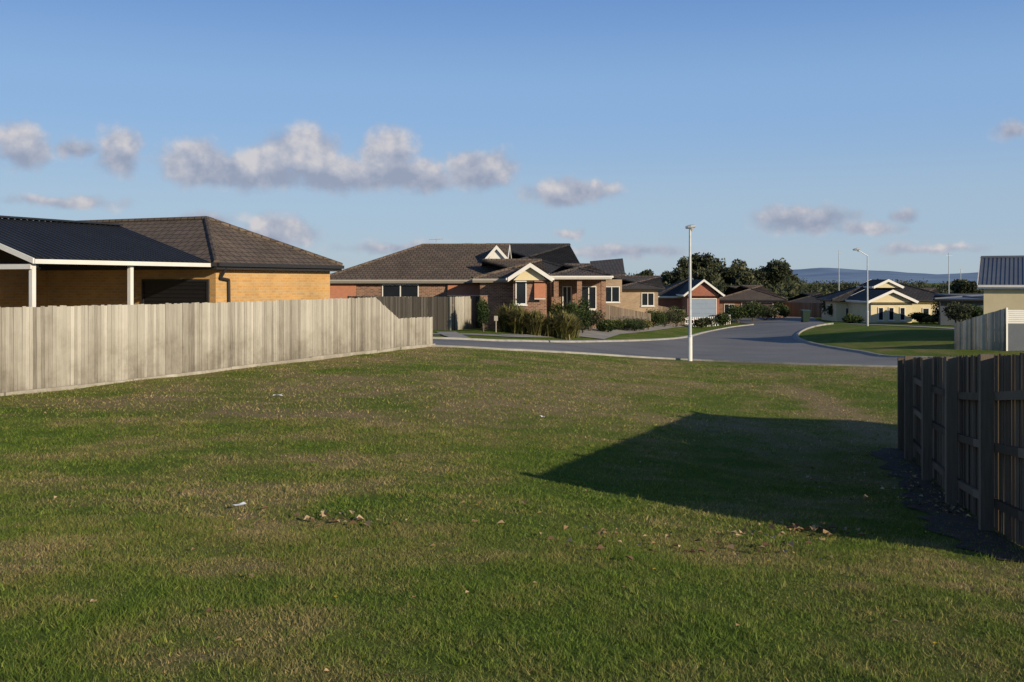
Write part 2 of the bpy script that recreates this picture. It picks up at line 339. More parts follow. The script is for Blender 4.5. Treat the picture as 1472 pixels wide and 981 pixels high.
# ------------------------------------------------------------------ fences
def fence(name,nodes,mat,side=1,post_h=0,pw=.1,gap=.003,base=-.02,rails=(.3,1.0,1.55),postr=.11,jit=.012,postmat=None,straight=False):
    """nodes: (x,y,h). palings on right-hand side*side; frame on other side"""
    root=empty(name,(nodes[0][0],nodes[0][1],Tf(*nodes[0][:2]))); gpal=Geo(); gfr=Geo()
    if straight:
        (xa,ya,ha),(xb,yb,hb_)=nodes[0],nodes[-1]; za=Tf(xa,ya)+ha; zb=Tf(xb,yb)+hb_
        nn=[]; 
        for i in range(len(nodes)*3+1):
            t=i/(len(nodes)*3); x=xa+(xb-xa)*t; y=ya+(yb-ya)*t; nn.append((x,y,za+(zb-za)*t-Tf(x,y)))
        nodes=nn
    for si,((x0,y0,h0),(x1,y1,h1)) in enumerate(zip(nodes[:-1],nodes[1:])):
        L=math.hypot(x1-x0,y1-y0); d=Vector(((x1-x0)/L,(y1-y0)/L,0)); n=Vector((d.y,-d.x,0))*side; s=0; drift=0
        while s<L-.02:
            w=min(pw*random.uniform(.82,1.1),L-s); t=s/L; x=x0+d.x*s; y=y0+d.y*s; z=Tf(x,y); h=h0+(h1-h0)*t
            t2=(s+w)/L; hb=h0+(h1-h0)*t2; top=z+h+random.uniform(-jit,jit); topb=Tf(x+d.x*w,y+d.y*w)+hb+random.uniform(-.004,.004)+(top-z-h)
            k=random.uniform(0,.014); o=Vector((x,y,0))+n*(.02+k); lean=random.uniform(-.008,.008)
            a=o+Vector((0,0,z+base)); b=a+d*(w-gap*random.uniform(.5,3)); th=n*.014
            bt=Vector((o.x+d.x*(w-gap+lean),o.y+d.y*(w-gap+lean),topb)); at=Vector((o.x+d.x*lean,o.y+d.y*lean,top))
            drift=.8*drift+random.gauss(0,.06)
            r=min(1,max(0,random.gauss(.5,.16)+drift))
            if random.random()<.05: r*=.5
            P=[a,b,bt,at]; Q=[p+th for p in P]
            if side<0: gpal.face(P,0,r); gpal.face(Q[::-1],0,r)
            else: gpal.face(P[::-1],0,r); gpal.face(Q,0,r)
            for i in range(4):
                j=(i+1)%4; gpal.face([P[i],P[j],Q[j],Q[i]],0,r)
            s+=w
        k=max(1,round(L/2.35))
        for rz in rails:
            if rz<min(h0,h1)-.05:
                for i in range(k):
                    a=Vector((x0+(x1-x0)*i/k,y0+(y1-y0)*i/k,0)); b=Vector((x0+(x1-x0)*(i+1)/k,y0+(y1-y0)*(i+1)/k,0)); a.z=Tf(a.x,a.y)+rz; b.z=Tf(b.x,b.y)+rz
                    gfr.beam(a-n*.02,b-n*.02,.045,.09,0)
        if straight and si%2==1: continue
        for i in range(k+1):
            t=i/k; x=x0+d.x*L*t; y=y0+d.y*L*t; hh=(h0+(h1-h0)*t)+post_h+(random.uniform(-.03,.03) if straight else 0)
            gfr.obox(Vector((x,y,Tf(x,y)-.3))-d*postr/2-n*(postr+.045),d*postr,n*postr,(0,0,hh+.3),0)
            if straight: break
    if straight:
        x,y,h0=nodes[-1]; gfr.obox(Vector((x,y,Tf(x,y)-.3))-d*postr/2-n*(postr+.045),d*postr,n*postr,(0,0,h0+.3),0)
    gpal.build('palings',[mat],root,hgt=True); gfr.build('posts_and_rails',[postmat or mat],root,hgt=True)
    return root
LF=[(-15.8,8.6,1.82),(-13.2,14.4,1.82),(-10.5,20.4,1.82),(-7.6,26.5,1.80),(-4.55,32.9,1.83),(-3.95,34.3,1.08),(-2.95,36.6,1.06)]
lf=fence('paling_fence',LF,M['paling'],1,post_h=-.1,jit=.016)
gq=Geo()
pl=[(a,b) for a,b,_ in LF]
for i in range(len(pl)-1):
    a,b=pl[i],pl[i+1]; L=math.hypot(b[0]-a[0],b[1]-a[1]); k=max(1,int(L/2.4)); dx,dy=(b[0]-a[0])/L,(b[1]-a[1])/L
    for j in range(k):
        s0=L*j/k; s1=L*(j+1)/k-.03; o=random.uniform(.08,.16)
        p=Vector((a[0]+dx*s0+dy*o,a[1]+dy*s0-dx*o,Tf(a[0]+dx*s0,a[1]+dy*s0)+.08+random.uniform(-.03,.03)))
        q=Vector((a[0]+dx*s1+dy*o,a[1]+dy*s1-dx*o,Tf(a[0]+dx*s1,a[1]+dy*s1)+.08+random.uniform(-.03,.03)))
        gq.beam(p,q,.07,.14,0,random.uniform(.8,1))
gq.build('plinth',[M['paling']],lf,hgt=True)
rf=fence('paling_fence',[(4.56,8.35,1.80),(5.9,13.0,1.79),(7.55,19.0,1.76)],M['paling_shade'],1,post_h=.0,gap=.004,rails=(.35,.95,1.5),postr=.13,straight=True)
fence('paling_fence',[(*img_xy(500,57),1.8),(*img_xy(540,55.5),1.8),(*img_xy(651,53.3),1.8)],M['paling_dark'],1,rails=(.4,1.4))
fence('paling_fence',[(*img_xy(651,53.3),1.8),(*img_xy(697,58.5),1.8)],M['paling'],1,rails=(.4,1.4))
fence('paling_fence',[(*img_xy(848,68),1.7),(*img_xy(890,72),1.35),(*img_xy(935,77),1.1)],M['paling_brown'],1,rails=(.4,1.0))
fence('paling_fence',[(*img_xy(880,66),.9),(*img_xy(934,72),1.0)],M['paling_dark'],1,rails=(.4,.8),pw=.16,gap=.07)
fence('paling_fence',[(*img_xy(1373,47.5),1.25),(*img_xy(1444,46),1.95)],M['paling'],1,rails=(.4,1.0))
fence('picket_fence',[(*img_xy(985,92),.9),(*img_xy(1050,95),.9)],M['white'],1,rails=(.3,.7),pw=.25,gap=.12)
fence('paling_fence',[(*img_xy(930,90),1.6),(*img_xy(985,92),1.5)],M['paling_brown'],1,rails=(.4,1.0))
fence('paling_fence',[(*img_xy(1120,112),1.6),(*img_xy(1195,106),1.6)],M['paling_brown'],1,rails=(.4,1.0))
# ------------------------------------------------------------------ houses
class Frame:
    def __init__(s,o,d):
        l=math.hypot(*d); s.o=o; s.e1=(d[0]/l,d[1]/l); s.e2=(-s.e1[1],s.e1[0])
    def P(s,a,b,z): return Vector((s.o[0]+s.e1[0]*a+s.e2[0]*b,s.o[1]+s.e1[1]*a+s.e2[1]*b,z))
def roofgeo(fr,L,W,ze,zr,ov,hl,hr,th=.2,caps=True,gablemat=2,barge=3):
    g=Geo(); P=fr.P; s0,s1,t0,t1=-ov,L+ov,-ov,W+ov; h=(t1-t0)/2; tm=W/2
    r0=s0+(h*hl); r1=s1-(h*hr)
    A,B,C,D=P(s0,t0,ze),P(s1,t0,ze),P(s1,t1,ze),P(s0,t1,ze); R0,R1=P(r0,tm,zr),P(r1,tm,zr)
    g.face([A,B,R1,R0],0); g.face([C,D,R0,R1],0)
    if hl: g.face([D,A,R0],0)
    if hr: g.face([B,C,R1],0)
    dn=Vector((0,0,-th))
    edges=[(A,B),(C,D)]+([(D,A)] if hl else [])+([(B,C)] if hr else [])
    for a,b in edges: g.face([a,b,b+dn,a+dn][::-1],1); 
    for a,b in edges:
        d=(b-a).normalized(); n=Vector((d.y,-d.x,0)); g.obox(a+n*.002+Vector((0,0,-.11)),b-a,n*.1,(0,0,.115),1)
    g.face([A+dn,D+dn,C+dn,B+dn],4)
    for hip,(a,b,R),s in ((hl,(D,A,R0),0),(hr,(B,C,R1),L)):
        if hip<=0:
            out=Vector((fr.e1[0],fr.e1[1],0))*(-1 if s==0 else 1)
            for c in (a,b):
                g.obox(c+out*.004+Vector((0,0,.03)),R-c,out*.04,(0,0,-.24),barge)
            zz_=ze-.02
            w0,w1,wm=P(s,0,zz_-.1),P(s,W,zz_-.1),P(s,tm,zr-.06)
            g.face([w0,w1,wm],gablemat)
    if caps:
        def cap(a,b): g.tube(a+Vector((0,0,.0)),b+Vector((0,0,.0)),.1,.1,0,8)
        cap(R0,R1)
        if hl: cap(A,R0); cap(D,R0)
        if hr: cap(B,R1); cap(C,R1)
    return g
def opening(root,a,b,z0,z1,kind='window',mat=None,name=None,mull=1):
    a=Vector((a[0],a[1],0)); b=Vector((b[0],b[1],0)); d=b-a; L=d.length; d.normalize(); n=Vector((d.y,-d.x,0)); g=Geo()
    H=z1-z0; o=a+Vector((0,0,z0)); up=Vector((0,0,1))
    gm={'window':M['glass'],'door':M['garage_brown'],'garage':M['garage'],'roller':M['roller'],'blind':M['blind']}[kind] if mat is None else mat
    if kind in('window','door'):
        fw=.06
        g.obox(o+n*.004,d*L,n*.012,up*H,0)
        for q in range(mull+2):
            x=(L-fw)*q/(mull+1); g.obox(o+d*x+n*.018,d*fw,n*.05,up*H,1)
        g.obox(o+n*.0185+d*fw,d*(L-2*fw),n*.048,up*fw,1); g.obox(o+n*.0185+d*fw+up*(H-fw),d*(L-2*fw),n*.048,up*fw,1)
        g.obox(o+n*.004-up*.08-d*.05,d*(L+.1),n*.12,up*.075,1)
    elif kind in('garage','roller'):
        k=int(H/(.12 if kind=='roller' else .45)); hh=H/k
        for i in range(k): g.obox(o+up*hh*i+n*.005,d*L,n*(.03),up*(hh-.02),0)
        g.obox(o+n*.004,d*L,n*.008,up*H,0)
        for x in(-.07,L): g.obox(o+d*x+n*.004,d*.07,n*.06,up*(H+.07),1)
        g.obox(o+up*H+n*.004,d*L,n*.06,up*.07,1)
    else:
        g.face([o+n*.05+up*H,o+n*.35,o+n*.35+d*L,o+n*.05+up*H+d*L],0); g.face([o+n*.052+up*H,o+n*.352+d*0,o+n*.05],0)
        g.tube(o+n*.36,o+n*.36+d*L,.03,.03,1)
    g.build(name or kind,[gm,M['white'] if kind not in('roller',) else M['fascia_dark']],root)
def house(name,o,d,L,W,ze,zr,wall,roof,hl=1,hr=1,ov=.45,fascia=None,gable=None,barge=None,caps=True):
    fr=Frame(o,d); c=fr.P(L/2,W/2,0); zb=min(Tf(*fr.P(a,b,0)[:2]) for a in(0,L) for b in(0,W))-.3
    root=empty(name,(c.x,c.y,Tf(c.x,c.y)))
    g=Geo(); g.obox(fr.P(0,0,zb),fr.P(L,0,0)-fr.P(0,0,0),fr.P(0,W,0)-fr.P(0,0,0),(0,0,ze-.19-zb),0); g.build('walls',[wall],root)
    roofgeo(fr,L,W,ze,zr,ov,hl,hr,caps=caps).build('roof',[roof,fascia or M['fascia_dark'],gable or wall,barge or M['white'],M['soffit']],root)
    return root,fr
def ph(name,pl,pr,D,dep,pe,pr_,wall,roof,hl=1,hr=1,yaw=0,**k):
    a=img_xy(pl,D); c=math.cos(math.radians(yaw)); s=math.sin(math.radians(yaw)); L=(pr-pl)/F*D
    return house(name,a,(c,s),L,dep,zz(pe,D),zz(pr_,D+dep/2),wall,roof,hl,hr,**k)
# H1 : yellow brick house with patio
e1=(.413,.911); C=(-8.87,29.8)
h1,fr1=house('brick_house',(C[0]+e1[0]*5.9,C[1]+e1[1]*5.9),(-.911,.413),13,5.9,.56,2.12,M['brick_yel'],M['tile_brown'],1,1,ov=.3)
fp=Frame(C,e1)
def fp2(s,t): v=fp.P(s,t,0); return (v.x,v.y)
opening(h1,fp2(-.0,2.8),fp2(-.0,.3),-2.2,0.0,'roller')
g=Geo()
g.obox(fp.P(-9,7,-2.6),fp.P(0,0,0)-fp.P(-9,0,0),fp.P(0,.2,0)-fp.P(0,0,0),(0,0,3.0)); g.build('patio_back_wall',[M['brick_yel']],h1)
opening(h1,fp2(-4.6,6.99),fp2(-3.6,6.99),-2.2,-.1,'window',mull=0)
g=Geo()
for a,b in(((.12,-.3,.42),(.12,-.08,.1)),((.12,-.08,.1),(.5,-.07,.05)),((.5,-.07,.05),(.55,-.07,-2.3))): g.tube(fp.P(*a),fp.P(*b),.045,.045)
g.build('downpipe',[M['fascia_dark']],h1)
root=empty('patio_pergola',(*fp2(-3.2,3.5),-2.35)); P=fp.P
g=Geo(); s0,s1=-6.5,-.33; ze,zr=.56,1.72; tw=7.0
g.face([P(s0,-.1,ze),P(s1,-.1,ze),P(s1,tw/2,zr),P(s0,tw/2,zr)],0); g.face([P(s1,tw,ze),P(s0,tw,ze),P(s0,tw/2,zr),P(s1,tw/2,zr)],0)
s=s0+.1
while s<s1:
    for t in(-.1,tw): 
        a,b=P(s,t,ze+.028),P(s,tw/2,zr+.028); g.beam(a,b,.045,.026,0)
    s+=.2
g.beam(P(s0,tw/2,zr+.07),P(s1,tw/2,zr+.07),.3,.05,0)
g.build('roof',[M['metal_dark']],root)
g=Geo()
g.obox(P(s0,-.16,ze-.13),P(s1,0,0)-P(s0,0,0),P(0,.1,0)-P(0,0,0),(0,0,.11))
g.obox(P(s0,tw-.06,ze-.13),P(s1,0,0)-P(s0,0,0),P(0,.1,0)-P(0,0,0),(0,0,.11))
for t in(-.12,tw+.02): g.obox(P(s0-.03,t,ze-.0),P(s0,tw/2,zr)-P(s0,t,ze),P(.05,0,0)-P(0,0,0),(0,0,-.13))
g.obox(P(s0,.0,ze-.26),P(0,tw,0)-P(0,0,0),P(.06,0,0)-P(0,0,0),(0,0,.12))
for s_ in(s0+.05,-3.35): g.obox(P(s_,.0,-2.6),P(.11,0,0)-P(0,0,0),P(0,.11,0)-P(0,0,0),(0,0,2.6+ze-.14))
g.obox(P(s0+.02,tw/2,ze-.2),P(.08,0,0)-P(0,0,0),P(0,.08,0)-P(0,0,0),(0,0,zr-ze+.1))
g.build('posts_and_fascia',[M['white']],root)
# H2 : brown brick corner house
h2,f2=ph('brick_house',470,715,59,10,402.5,353,M['brick_brown'],M['tile_brown'],1,0,yaw=-3,gable=M['white'],fascia=M['soffit'])
def on(fr,s): v=fr.P(s,0,0); return (v.x,v.y)
sc_=59/F
opening(h2,on(f2,(550-470)*sc_),on(f2,(603-470)*sc_),zz(428,59),zz(409,59),'window',mull=1)
opening(h2,on(f2,(473-470)*sc_),on(f2,(513-470)*sc_),zz(430,59),zz(408,59),'blind')
opening(h2,on(f2,(645-470)*sc_),on(f2,(694-470)*sc_),zz(425,59),zz(403,59),'blind')
def wing(parent,pl,pr,D,dep,pe,pk,wall,roof,gable,ov=.4,fascia='white',caps=False,nm='front_wing'):
    x0=img_xy(pl,D)[0]; x1=img_xy(pr,D)[0]; zb=min(Tf(x0,D),Tf(x1,D))-.5; g=Geo()
    g.obox((x0,D,zb),(x1-x0,0,0),(0,dep,0),(0,0,zz(pe,D)-.19-zb)); g.build(nm+'_walls',[wall],parent)
    fg=Frame((x1,D),(0,1)); roofgeo(fg,dep,x1-x0,zz(pe,D),zz(pk,D),ov,0,0,caps=caps).build(nm+'_roof',[roof,M[fascia],gable,M['white'],M['soffit']],parent)
    def op(p0,p1,q0,q1,kind,**k): opening(parent,(img_xy(p0,D)[0],D-.002),(img_xy(p1,D)[0],D-.002),zz(q0,D),zz(q1,D),kind,**k)
    return op
a=img_xy(690,55.5); g=Geo(); zb=Tf(*a)-.5
g.obox((a[0],a[1],zb),((782-690)/F*55.5,0,0),(0,5,0),(0,0,zz(403,55.5)-zb)); g.build('bay_walls',[M['brick_brown']],h2)
roofgeo(Frame(a,(1,0)),(782-690)/F*55.5,7,zz(401,55.5),zz(374,58),.4,1,1).build('bay_roof',[M['tile_brown'],M['soffit'],M['cream'],M['white'],M['soffit']],h2)
op=wing(h2,738,786,54,4,400,379,M['brick_brown'],M['tile_brown'],M['cream'],ov=.3)
op(741,757,438,404,'window',mull=0); op(768,784,430,404,'blind')
# small louvred gable (dutch gable) above the bay
x0=img_xy(700,61)[0]; x1=img_xy(728,61)[0]
roofgeo(Frame((x1,60.5),(0,1)),4,x1-x0,zz(374,61),zz(354,61),.15,0,0,caps=False).build('dutch_gable',[M['tile_brown'],M['white'],M['white'],M['white'],M['soffit']],h2)
def antenna(root,x,y,z,h=1.0):
    g=Geo(); g.tube((x,y,z-.3),(x,y,z+h),.02,.02,0,6); g.tube((x-.45,y,z+h-.1),(x+.45,y,z+h-.05),.014,.014,0,5)
    for i in range(6):
        u=-.42+i*.16; g.tube((x+u,y-.25,z+h-.09),(x+u,y+.25,z+h-.09),.008,.008,0,4)
    g.build('tv_antenna',[M['galv']],root)
antenna(h2,img_xy(627,64)[0],64,zz(356,64),.6); antenna(h2,img_xy(670,64)[0],64,zz(354,64),.25)
# H3
h3,f3=ph('brick_house',690,832,68,13,394,352,M['brick_brown'],M['tile_dark'],1,1,yaw=0,fascia=M['white'])
a=img_xy(795,62); L3=(872-795)/F*62; fb=Frame(a,(1,0))
roofgeo(fb,L3,5,zz(397,62),zz(381,64.5),.3,1,1).build('porch_roof',[M['tile_grey'],M['white'],M['cream'],M['white'],M['soffit']],h3)
g=Geo()
for s_ in(.05,1.5,3.0): g.obox(fb.P(s_,.05,-3.4),(.3,0,0),(0,.3,0),(0,0,3.4+zz(401,62)))
g.obox(fb.P(.0,2.4,-3.4),(L3,0,0),(0,2.5,0),(0,0,3.4+zz(401,62))); g.build('porch_walls_and_columns',[M['brick_brown']],h3)
opening(h3,fb.P(.7,2.39,0)[:2],fb.P(1.3,2.39,0)[:2],-2.4,-.3,'door'); opening(h3,fb.P(1.9,2.39,0)[:2],fb.P(2.9,2.39,0)[:2],-1.8,-.3,'window')
# H4 skillion + tan house
root=empty('skillion_house',(*img_xy(878,80),Tf(*img_xy(878,80)))); g=Geo()
a0=img_xy(852,80); a1=img_xy(900,80)
g.obox((a0[0]+.2,80.3,-4),(a1[0]-a0[0]-.5,0,0),(0,7,0),(0,0,4+zz(402,80)),0)
g.obox((a0[0]-.3,79.8,zz(402,80)),(a1[0]-a0[0]+.2,0,.25),(.7,8,1.45),(0,0,.18),1)
g.build('walls_and_roof',[M['brick_tan'],M['tile_grey']],root)
opening(root,(a0[0]+.9,80.29),(a0[0]+2.2,80.29),zz(435,80),zz(412,80),'window')
h4,f4=ph('brick_house',892,946,86,8,414,398,M['brick_tan'],M['tile_grey'],1,1,yaw=0)
opening(h4,on(f4,1.8),on(f4,2.9),zz(440,86),zz(421,86),'window')
# H5 red gable
h5,f5=ph('brick_house',944,1000,104,9,426,400,M['brick_red'],M['tile_dark'],1,0,yaw=0,fascia=M['white'])
op=wing(h5,988,1034,100,8,424,402,M['brick_red'],M['tile_dark'],M['brick_red'],ov=.4)
op(992,1029,458,430,'garage')
# H6
h6,f6=ph('brick_house',1034,1122,108,9,431,411,M['brick_brown'],M['tile_brown'],1,1,yaw=-14)
opening(h6,on(f6,2.4),on(f6,5.6),zz(458,108),zz(435,108),'garage',mat=M['garage_brown'])
opening(h6,on(f6,.5),on(f6,1.6),zz(452,108),zz(437,108),'window')
# H7
h7,f7=ph('brick_house',1125,1205,122,9,438,422,M['brick_brown'],M['tile_dark'],1,1,yaw=-16)
# H8 cream
h8,f8=ph('rendered_house',1202,1362,92,8,431,407,M['cream'],M['tile_dark'],1,1,fascia=M['fascia_dark'],yaw=-8)
op=wing(h8,1252,1311,86,6,433,417,M['cream'],M['tile_dark'],M['cream'],ov=.35)
for p0,p1 in((1262,1270),(1277,1285),(1293,1301)): op(p0,p1,461,442,'window',mull=0)
for s_ in(.8,1.7,7.6,8.8): opening(h8,on(f8,s_),on(f8,s_+.6),zz(459,91),zz(443,91),'window',mull=0)
a=img_xy(1258,92); Lg=(1294-1258)/F*92; fg=Frame((a[0]+Lg,a[1]),(0,1))
roofgeo(fg,4,Lg,zz(412,92),zz(402,92),.2,0,0,caps=False).build('upper_gable',[M['tile_dark'],M['white'],M['cream'],M['white'],M['soffit']],h8)
ph('brick_house',1352,1412,76,7,430,424,M['metalfence'],M['metal_blue'],1,1,yaw=-22)
ph('brick_house',1300,1350,140,9,432,415,M['brick_tan'],M['tile_grey'],1,1,yaw=-18)
ph('brick_house',1060,1100,150,9,428,412,M['brick_tan'],M['tile_grey'],1,1)
# H9 right
h9,f9=ph('rendered_house',1414,1640,50,8,410,371,M['cream'],M['metal_blue'],0,0,ov=.25,fascia=M['white'],yaw=-27)
g=Geo(); 
for i in range(40):
    s_=-.2+i*.2; g.beam(f9.P(s_,-.25,zz(410,50)+.03),f9.P(s_,4,zz(371,54)+.03),.05,.028)
g.build('roof_ribs',[M['metal_blue']],h9)
opening(h9,on(f9,2.2),on(f9,3.6),zz(440,50),zz(418,50),'window')
# steel fence / louvre screen
root=empty('steel_screen_fence',(*img_xy(1460,46),Tf(*img_xy(1460,46)))); g=Geo(); a=img_xy(1446,45.9); zg=Tf(*a)
g.obox((a[0],a[1],zg-.1),(4,-.4,0),(0,.05,0),(0,0,1.35),0)
for i in range(7): g.obox((a[0]+.05,a[1],zg+1.28+i*.09),(4,-.4,0),(0,.04,.02),(0,0,.055),1)
for i in range(3): g.obox((a[0]+i*1.9,a[1]-.03-i*.19,zg-.1),(.08,0,0),(0,.08,0),(0,0,2.1),1)
g.build('panels',[M['metalfence'],M['white']],root)
# unseen shed added beyond the right hand fence to fill out its shadow
root=empty('shadow_caster_shed',(13,13,Tf(13,13))); f=(.27,.963); q=(.963,-.27); c=Vector((10.65,15.5,0)); fv=Vector((-f[0]*7,-f[1]*7,0)); qv=Vector((q[0]*7,q[1]*7,0))
g=Geo(); zt=-.1; g.obox(c+Vector((0,0,-4)),fv,qv,(0,0,4+zt-.15),0); 
g.obox(c+Vector((0,0,zt-.15)),fv,qv+Vector((0,0,1.0)),(0,0,.15),1)
A,B=c+qv,c+fv+qv
g.face([c+Vector((0,0,zt-.2)),A+Vector((0,0,zt-.2)),A+Vector((0,0,zt+.85))],0); g.face([c+fv+Vector((0,0,zt-.2)),B+Vector((0,0,zt-.2)),B+Vector((0,0,zt+.85))],0); g.face([A+Vector((0,0,zt-.2)),B+Vector((0,0,zt-.2)),B+Vector((0,0,zt+.85)),A+Vector((0,0,zt+.85))],0)
g.build('walls_and_roof',[M['cream'],M['metal_blue']],root)
# ------------------------------------------------------------------ street furniture
def street_lamp(px,D,ztop,arm,white=True,r=.075):
    x,y=img_xy(px,D); z=Tf(x,y); root=empty('street_lamp',(x,y,z)); g=Geo()
    g.tube((x,y,z-.2),(x,y,z+1.0),r*1.25,r*1.2,1 if white else 0,14); g.tube((x,y,z+1.0),(x,y,z+1.08),r*1.5,r*1.1,0,14); g.tube((x,y,z+1.08),(x,y,ztop),r,r*.6,0,14)
    g.build('pole',[M['galv'],M['white']],root,True)
    g=Geo(); d=-1
    if arm:
        pr=(x,y,ztop)
        for i in range(1,8):
            t=i/7*math.pi/2; p=(x+d*arm*math.sin(t)*1.0,y-.1*i/7,ztop+.45*math.sin(t*.98)+.0); g.tube(pr,p,r*.5,r*.45,0,8,False); pr=p
        hx=pr
    else: hx=(x,y,ztop); g.tube((x,y,ztop-.05),(x+.1,y,ztop),.03,.03)
    g.build('arm',[M['galv']],root)
    g=Geo(); hx=Vector(hx)
    rings=[(-.28,.03,.03),(-.2,.10,.07),(0,.13,.09),(.16,.11,.07),(.26,.05,.05)]
    if not arm: rings=[(a*.8,b*.9,c) for a,b,c in rings]
    pv=None
    for o,w,hh in rings:
        R=[Vector((hx.x-o-(.08 if arm else -.02),hx.y+math.cos(t)*w,hx.z+.02+math.sin(t)*hh+(o*-.12))) for t in [2*math.pi*k/12 for k in range(12)]]
        if pv:
            for k in range(12): g.face([pv[k],pv[(k+1)%12],R[(k+1)%12],R[k]],0)
        else: g.face(R)
        pv=R
    g.face(pv[::-1]); g.tube(hx+Vector((.06,0,-.16)),hx+Vector((.06,0,-.02)),.05,.09,0,10)
    g.build('luminaire',[M['galv']],root,True)
x,y=gp(992,518.5); y-=.45; street_lamp(CX+F*x/(y+.45),y,zz(327,y),0)
street_lamp(1247,72,zz(368,72),.75,False,.065)
def pole(px,D,ptop,r=.09):
    x,y=img_xy(px,D); z=Tf(x,y); root=empty('power_pole',(x,y,z)); g=Geo(); zt=zz(ptop,D); g.tube((x,y,z-.3),(x,y,zt),r*1.4,r,0,8); g.obox((x-.8,y-.05,zt-.6),(1.6,0,0),(0,.09,0),(0,0,.09))
    for u in(-.7,-.3,.3,.7): g.tube((x+u,y,zt-.51),(x+u,y,zt-.36),.04,.03,0,6)
    g.build('pole',[M['galv']],root)
pole(1206,260,360); pole(1364,230,364); pole(1381,300,387)
x,y=img_xy(1158,88); z=Tf(x,y); root=empty('wheelie_bin',(x,y,z)); g=Geo()
w0,w1,h=.27,.34,1.0
lo=[Vector((x+a*w0,y+b*w0,z+.06)) for a,b in((-1,-1),(1,-1),(1,1),(-1,1))]; hi=[Vector((x+a*w1,y+b*w1*1.1,z+h)) for a,b in((-1,-1),(1,-1),(1,1),(-1,1))]
for i in range(4): g.face([lo[i],lo[(i+1)%4],hi[(i+1)%4],hi[i]])
g.face(lo[::-1]); g.face(hi); g.obox((x-.37,y-.40,z+h),(.74,0,0),(0,.8,.06),(0,0,.06)); g.tube((x-.3,y+.36,z+.1),(x+.3,y+.36,z+.1),.1,.1,0,12); g.tube((x-.28,y+.45,z+.95),(x+.28,y+.45,z+.95),.025,.025)
g.build('body',[M['bin']],root)
x,y=img_xy(706,56); z=Tf(x,y); root=empty('meter_cabinet',(x,y,z)); g=Geo(); g.obox((x-.28,y,z-.1),(.55,0,0),(0,.35,0),(0,0,1.75)); g.obox((x-.24,y-.02,z+.15),(.47,0,0),(0,.018,0),(0,0,1.5)); g.obox((x-.33,y-.05,z+1.65),(.65,0,0),(0,.45,0),(0,0,.06)); g.build('cabinet',[M['cream']],root)
x,y=gp(713,478); z=Tf(x,y); root=empty('estate_sign',(x,y,z)); g=Geo(); g.tube((x,y,z-.1),(x,y,z+.85),.03,.03); g.obox((x-.1,y-.045,z+.6),(.2,0,0),(0,.02,0),(0,0,.26),0); g.build('post_and_board',[M['soffit']],root)
# ------------------------------------------------------------------ vegetation
def leaves(lobes,n,size,jit=.35):
    "lobes: list (x,y,z,rx,ry,rz)"
    vol=np.array([l[3]*l[4]*l[5] for l in lobes]); vol=vol**.7; cnt=(vol/vol.sum()*n).astype(int)+1
    C=[];Rn=[]
    for l,c in zip(lobes,cnt):
        d=rng.normal(size=(c,3)); d/=np.linalg.norm(d,axis=1)[:,None]
        rr=rng.uniform(.35,1,c)**.6
        bumpy=1+jit*(np.sin(d[:,0]*5+l[0]*3)*np.sin(d[:,1]*6+l[1])*np.sin(d[:,2]*5+l[2]*2))+rng.normal(0,.07,c)
        p=d*(rr*bumpy)[:,None]*np.array(l[3:6])+np.array(l[:3]); C.append(p)
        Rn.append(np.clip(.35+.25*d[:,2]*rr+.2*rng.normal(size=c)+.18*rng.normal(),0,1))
    C=np.concatenate(C); Rn=np.concatenate(Rn); m=len(C)
    u=rng.normal(size=(m,3)); u/=np.linalg.norm(u,axis=1)[:,None]; w=rng.normal(size=(m,3)); v=np.cross(u,w); v/=np.linalg.norm(v,axis=1)[:,None]
    s=(size*rng.uniform(.5,1.3,m))[:,None]
    V=np.stack([C-u*s,C+v*s*.55,C+u*s,C-v*s*.55],1).reshape(-1,3)
    return V,np.arange(m*4).reshape(-1,4),Rn
def tree(name,x,y,top,w,mat,n=5000,size=.35,z0=None,low=.35):
    z=Tf(x,y) if z0 is None else z0; H=top-z; root=empty(name,(x,y,z)); g=Geo(); lobes=[]
    th=H*.35; g.tube((x,y,z-.2),(x+.1,y,z+th),w*.04+.06,w*.03+.05,0,9)
    for i in range(11):
        a=i*2.4+random.random(); rr=w*random.uniform(.15,.36); hz=z+H*random.uniform(.45,.86)
        if i==0: rr=0; hz=z+H*.82
        px,py=x+math.cos(a)*rr,y+math.sin(a)*rr; g.tube((x+.1,y,z+th*random.uniform(.8,1)),(px,py,hz),w*.02+.03,.02,0,6)
        s=w*random.uniform(.18,.28); lobes.append((px,py,hz,s,s,min(s*random.uniform(.7,1.),top-hz+.01)))
    for i in range(5):
        a=random.random()*6.28; lobes.append((x+math.cos(a)*w*.3,y+math.sin(a)*w*.3,z+H*random.uniform(low-.1,.5),w*.2,w*.2,H*.14))
    g.build('trunk_and_limbs',[M['bark']],root)
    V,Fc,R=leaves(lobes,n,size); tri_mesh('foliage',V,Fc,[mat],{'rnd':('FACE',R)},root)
for px,D,pt,wpx in((1002,240,363,52),(1028,250,371,54),(1062,235,370,58),(1112,225,374,50),(975,230,384,44),(1088,255,386,48),(1044,228,384,44),(925,215,388,26),(1385,260,402,34),(1015,220,388,50),(1078,222,390,50),(1130,240,392,36)):
    x,y=img_xy(px,D); tree('eucalyptus_tree',x,y,zz(pt,D),wpx/F*D,M['leafB'],7000,.36,low=.25)
lob=[]
for i in range(260):
    px=random.uniform(760,1560); D=random.uniform(300,520); x,y=img_xy(px,D); r=random.uniform(2.2,5.5)*(1 if px<1150 else .8); lob.append((x,y,-5.5+r*.6,r*1.4,r*1.4,r*(1.0 if px<1150 else .8)))
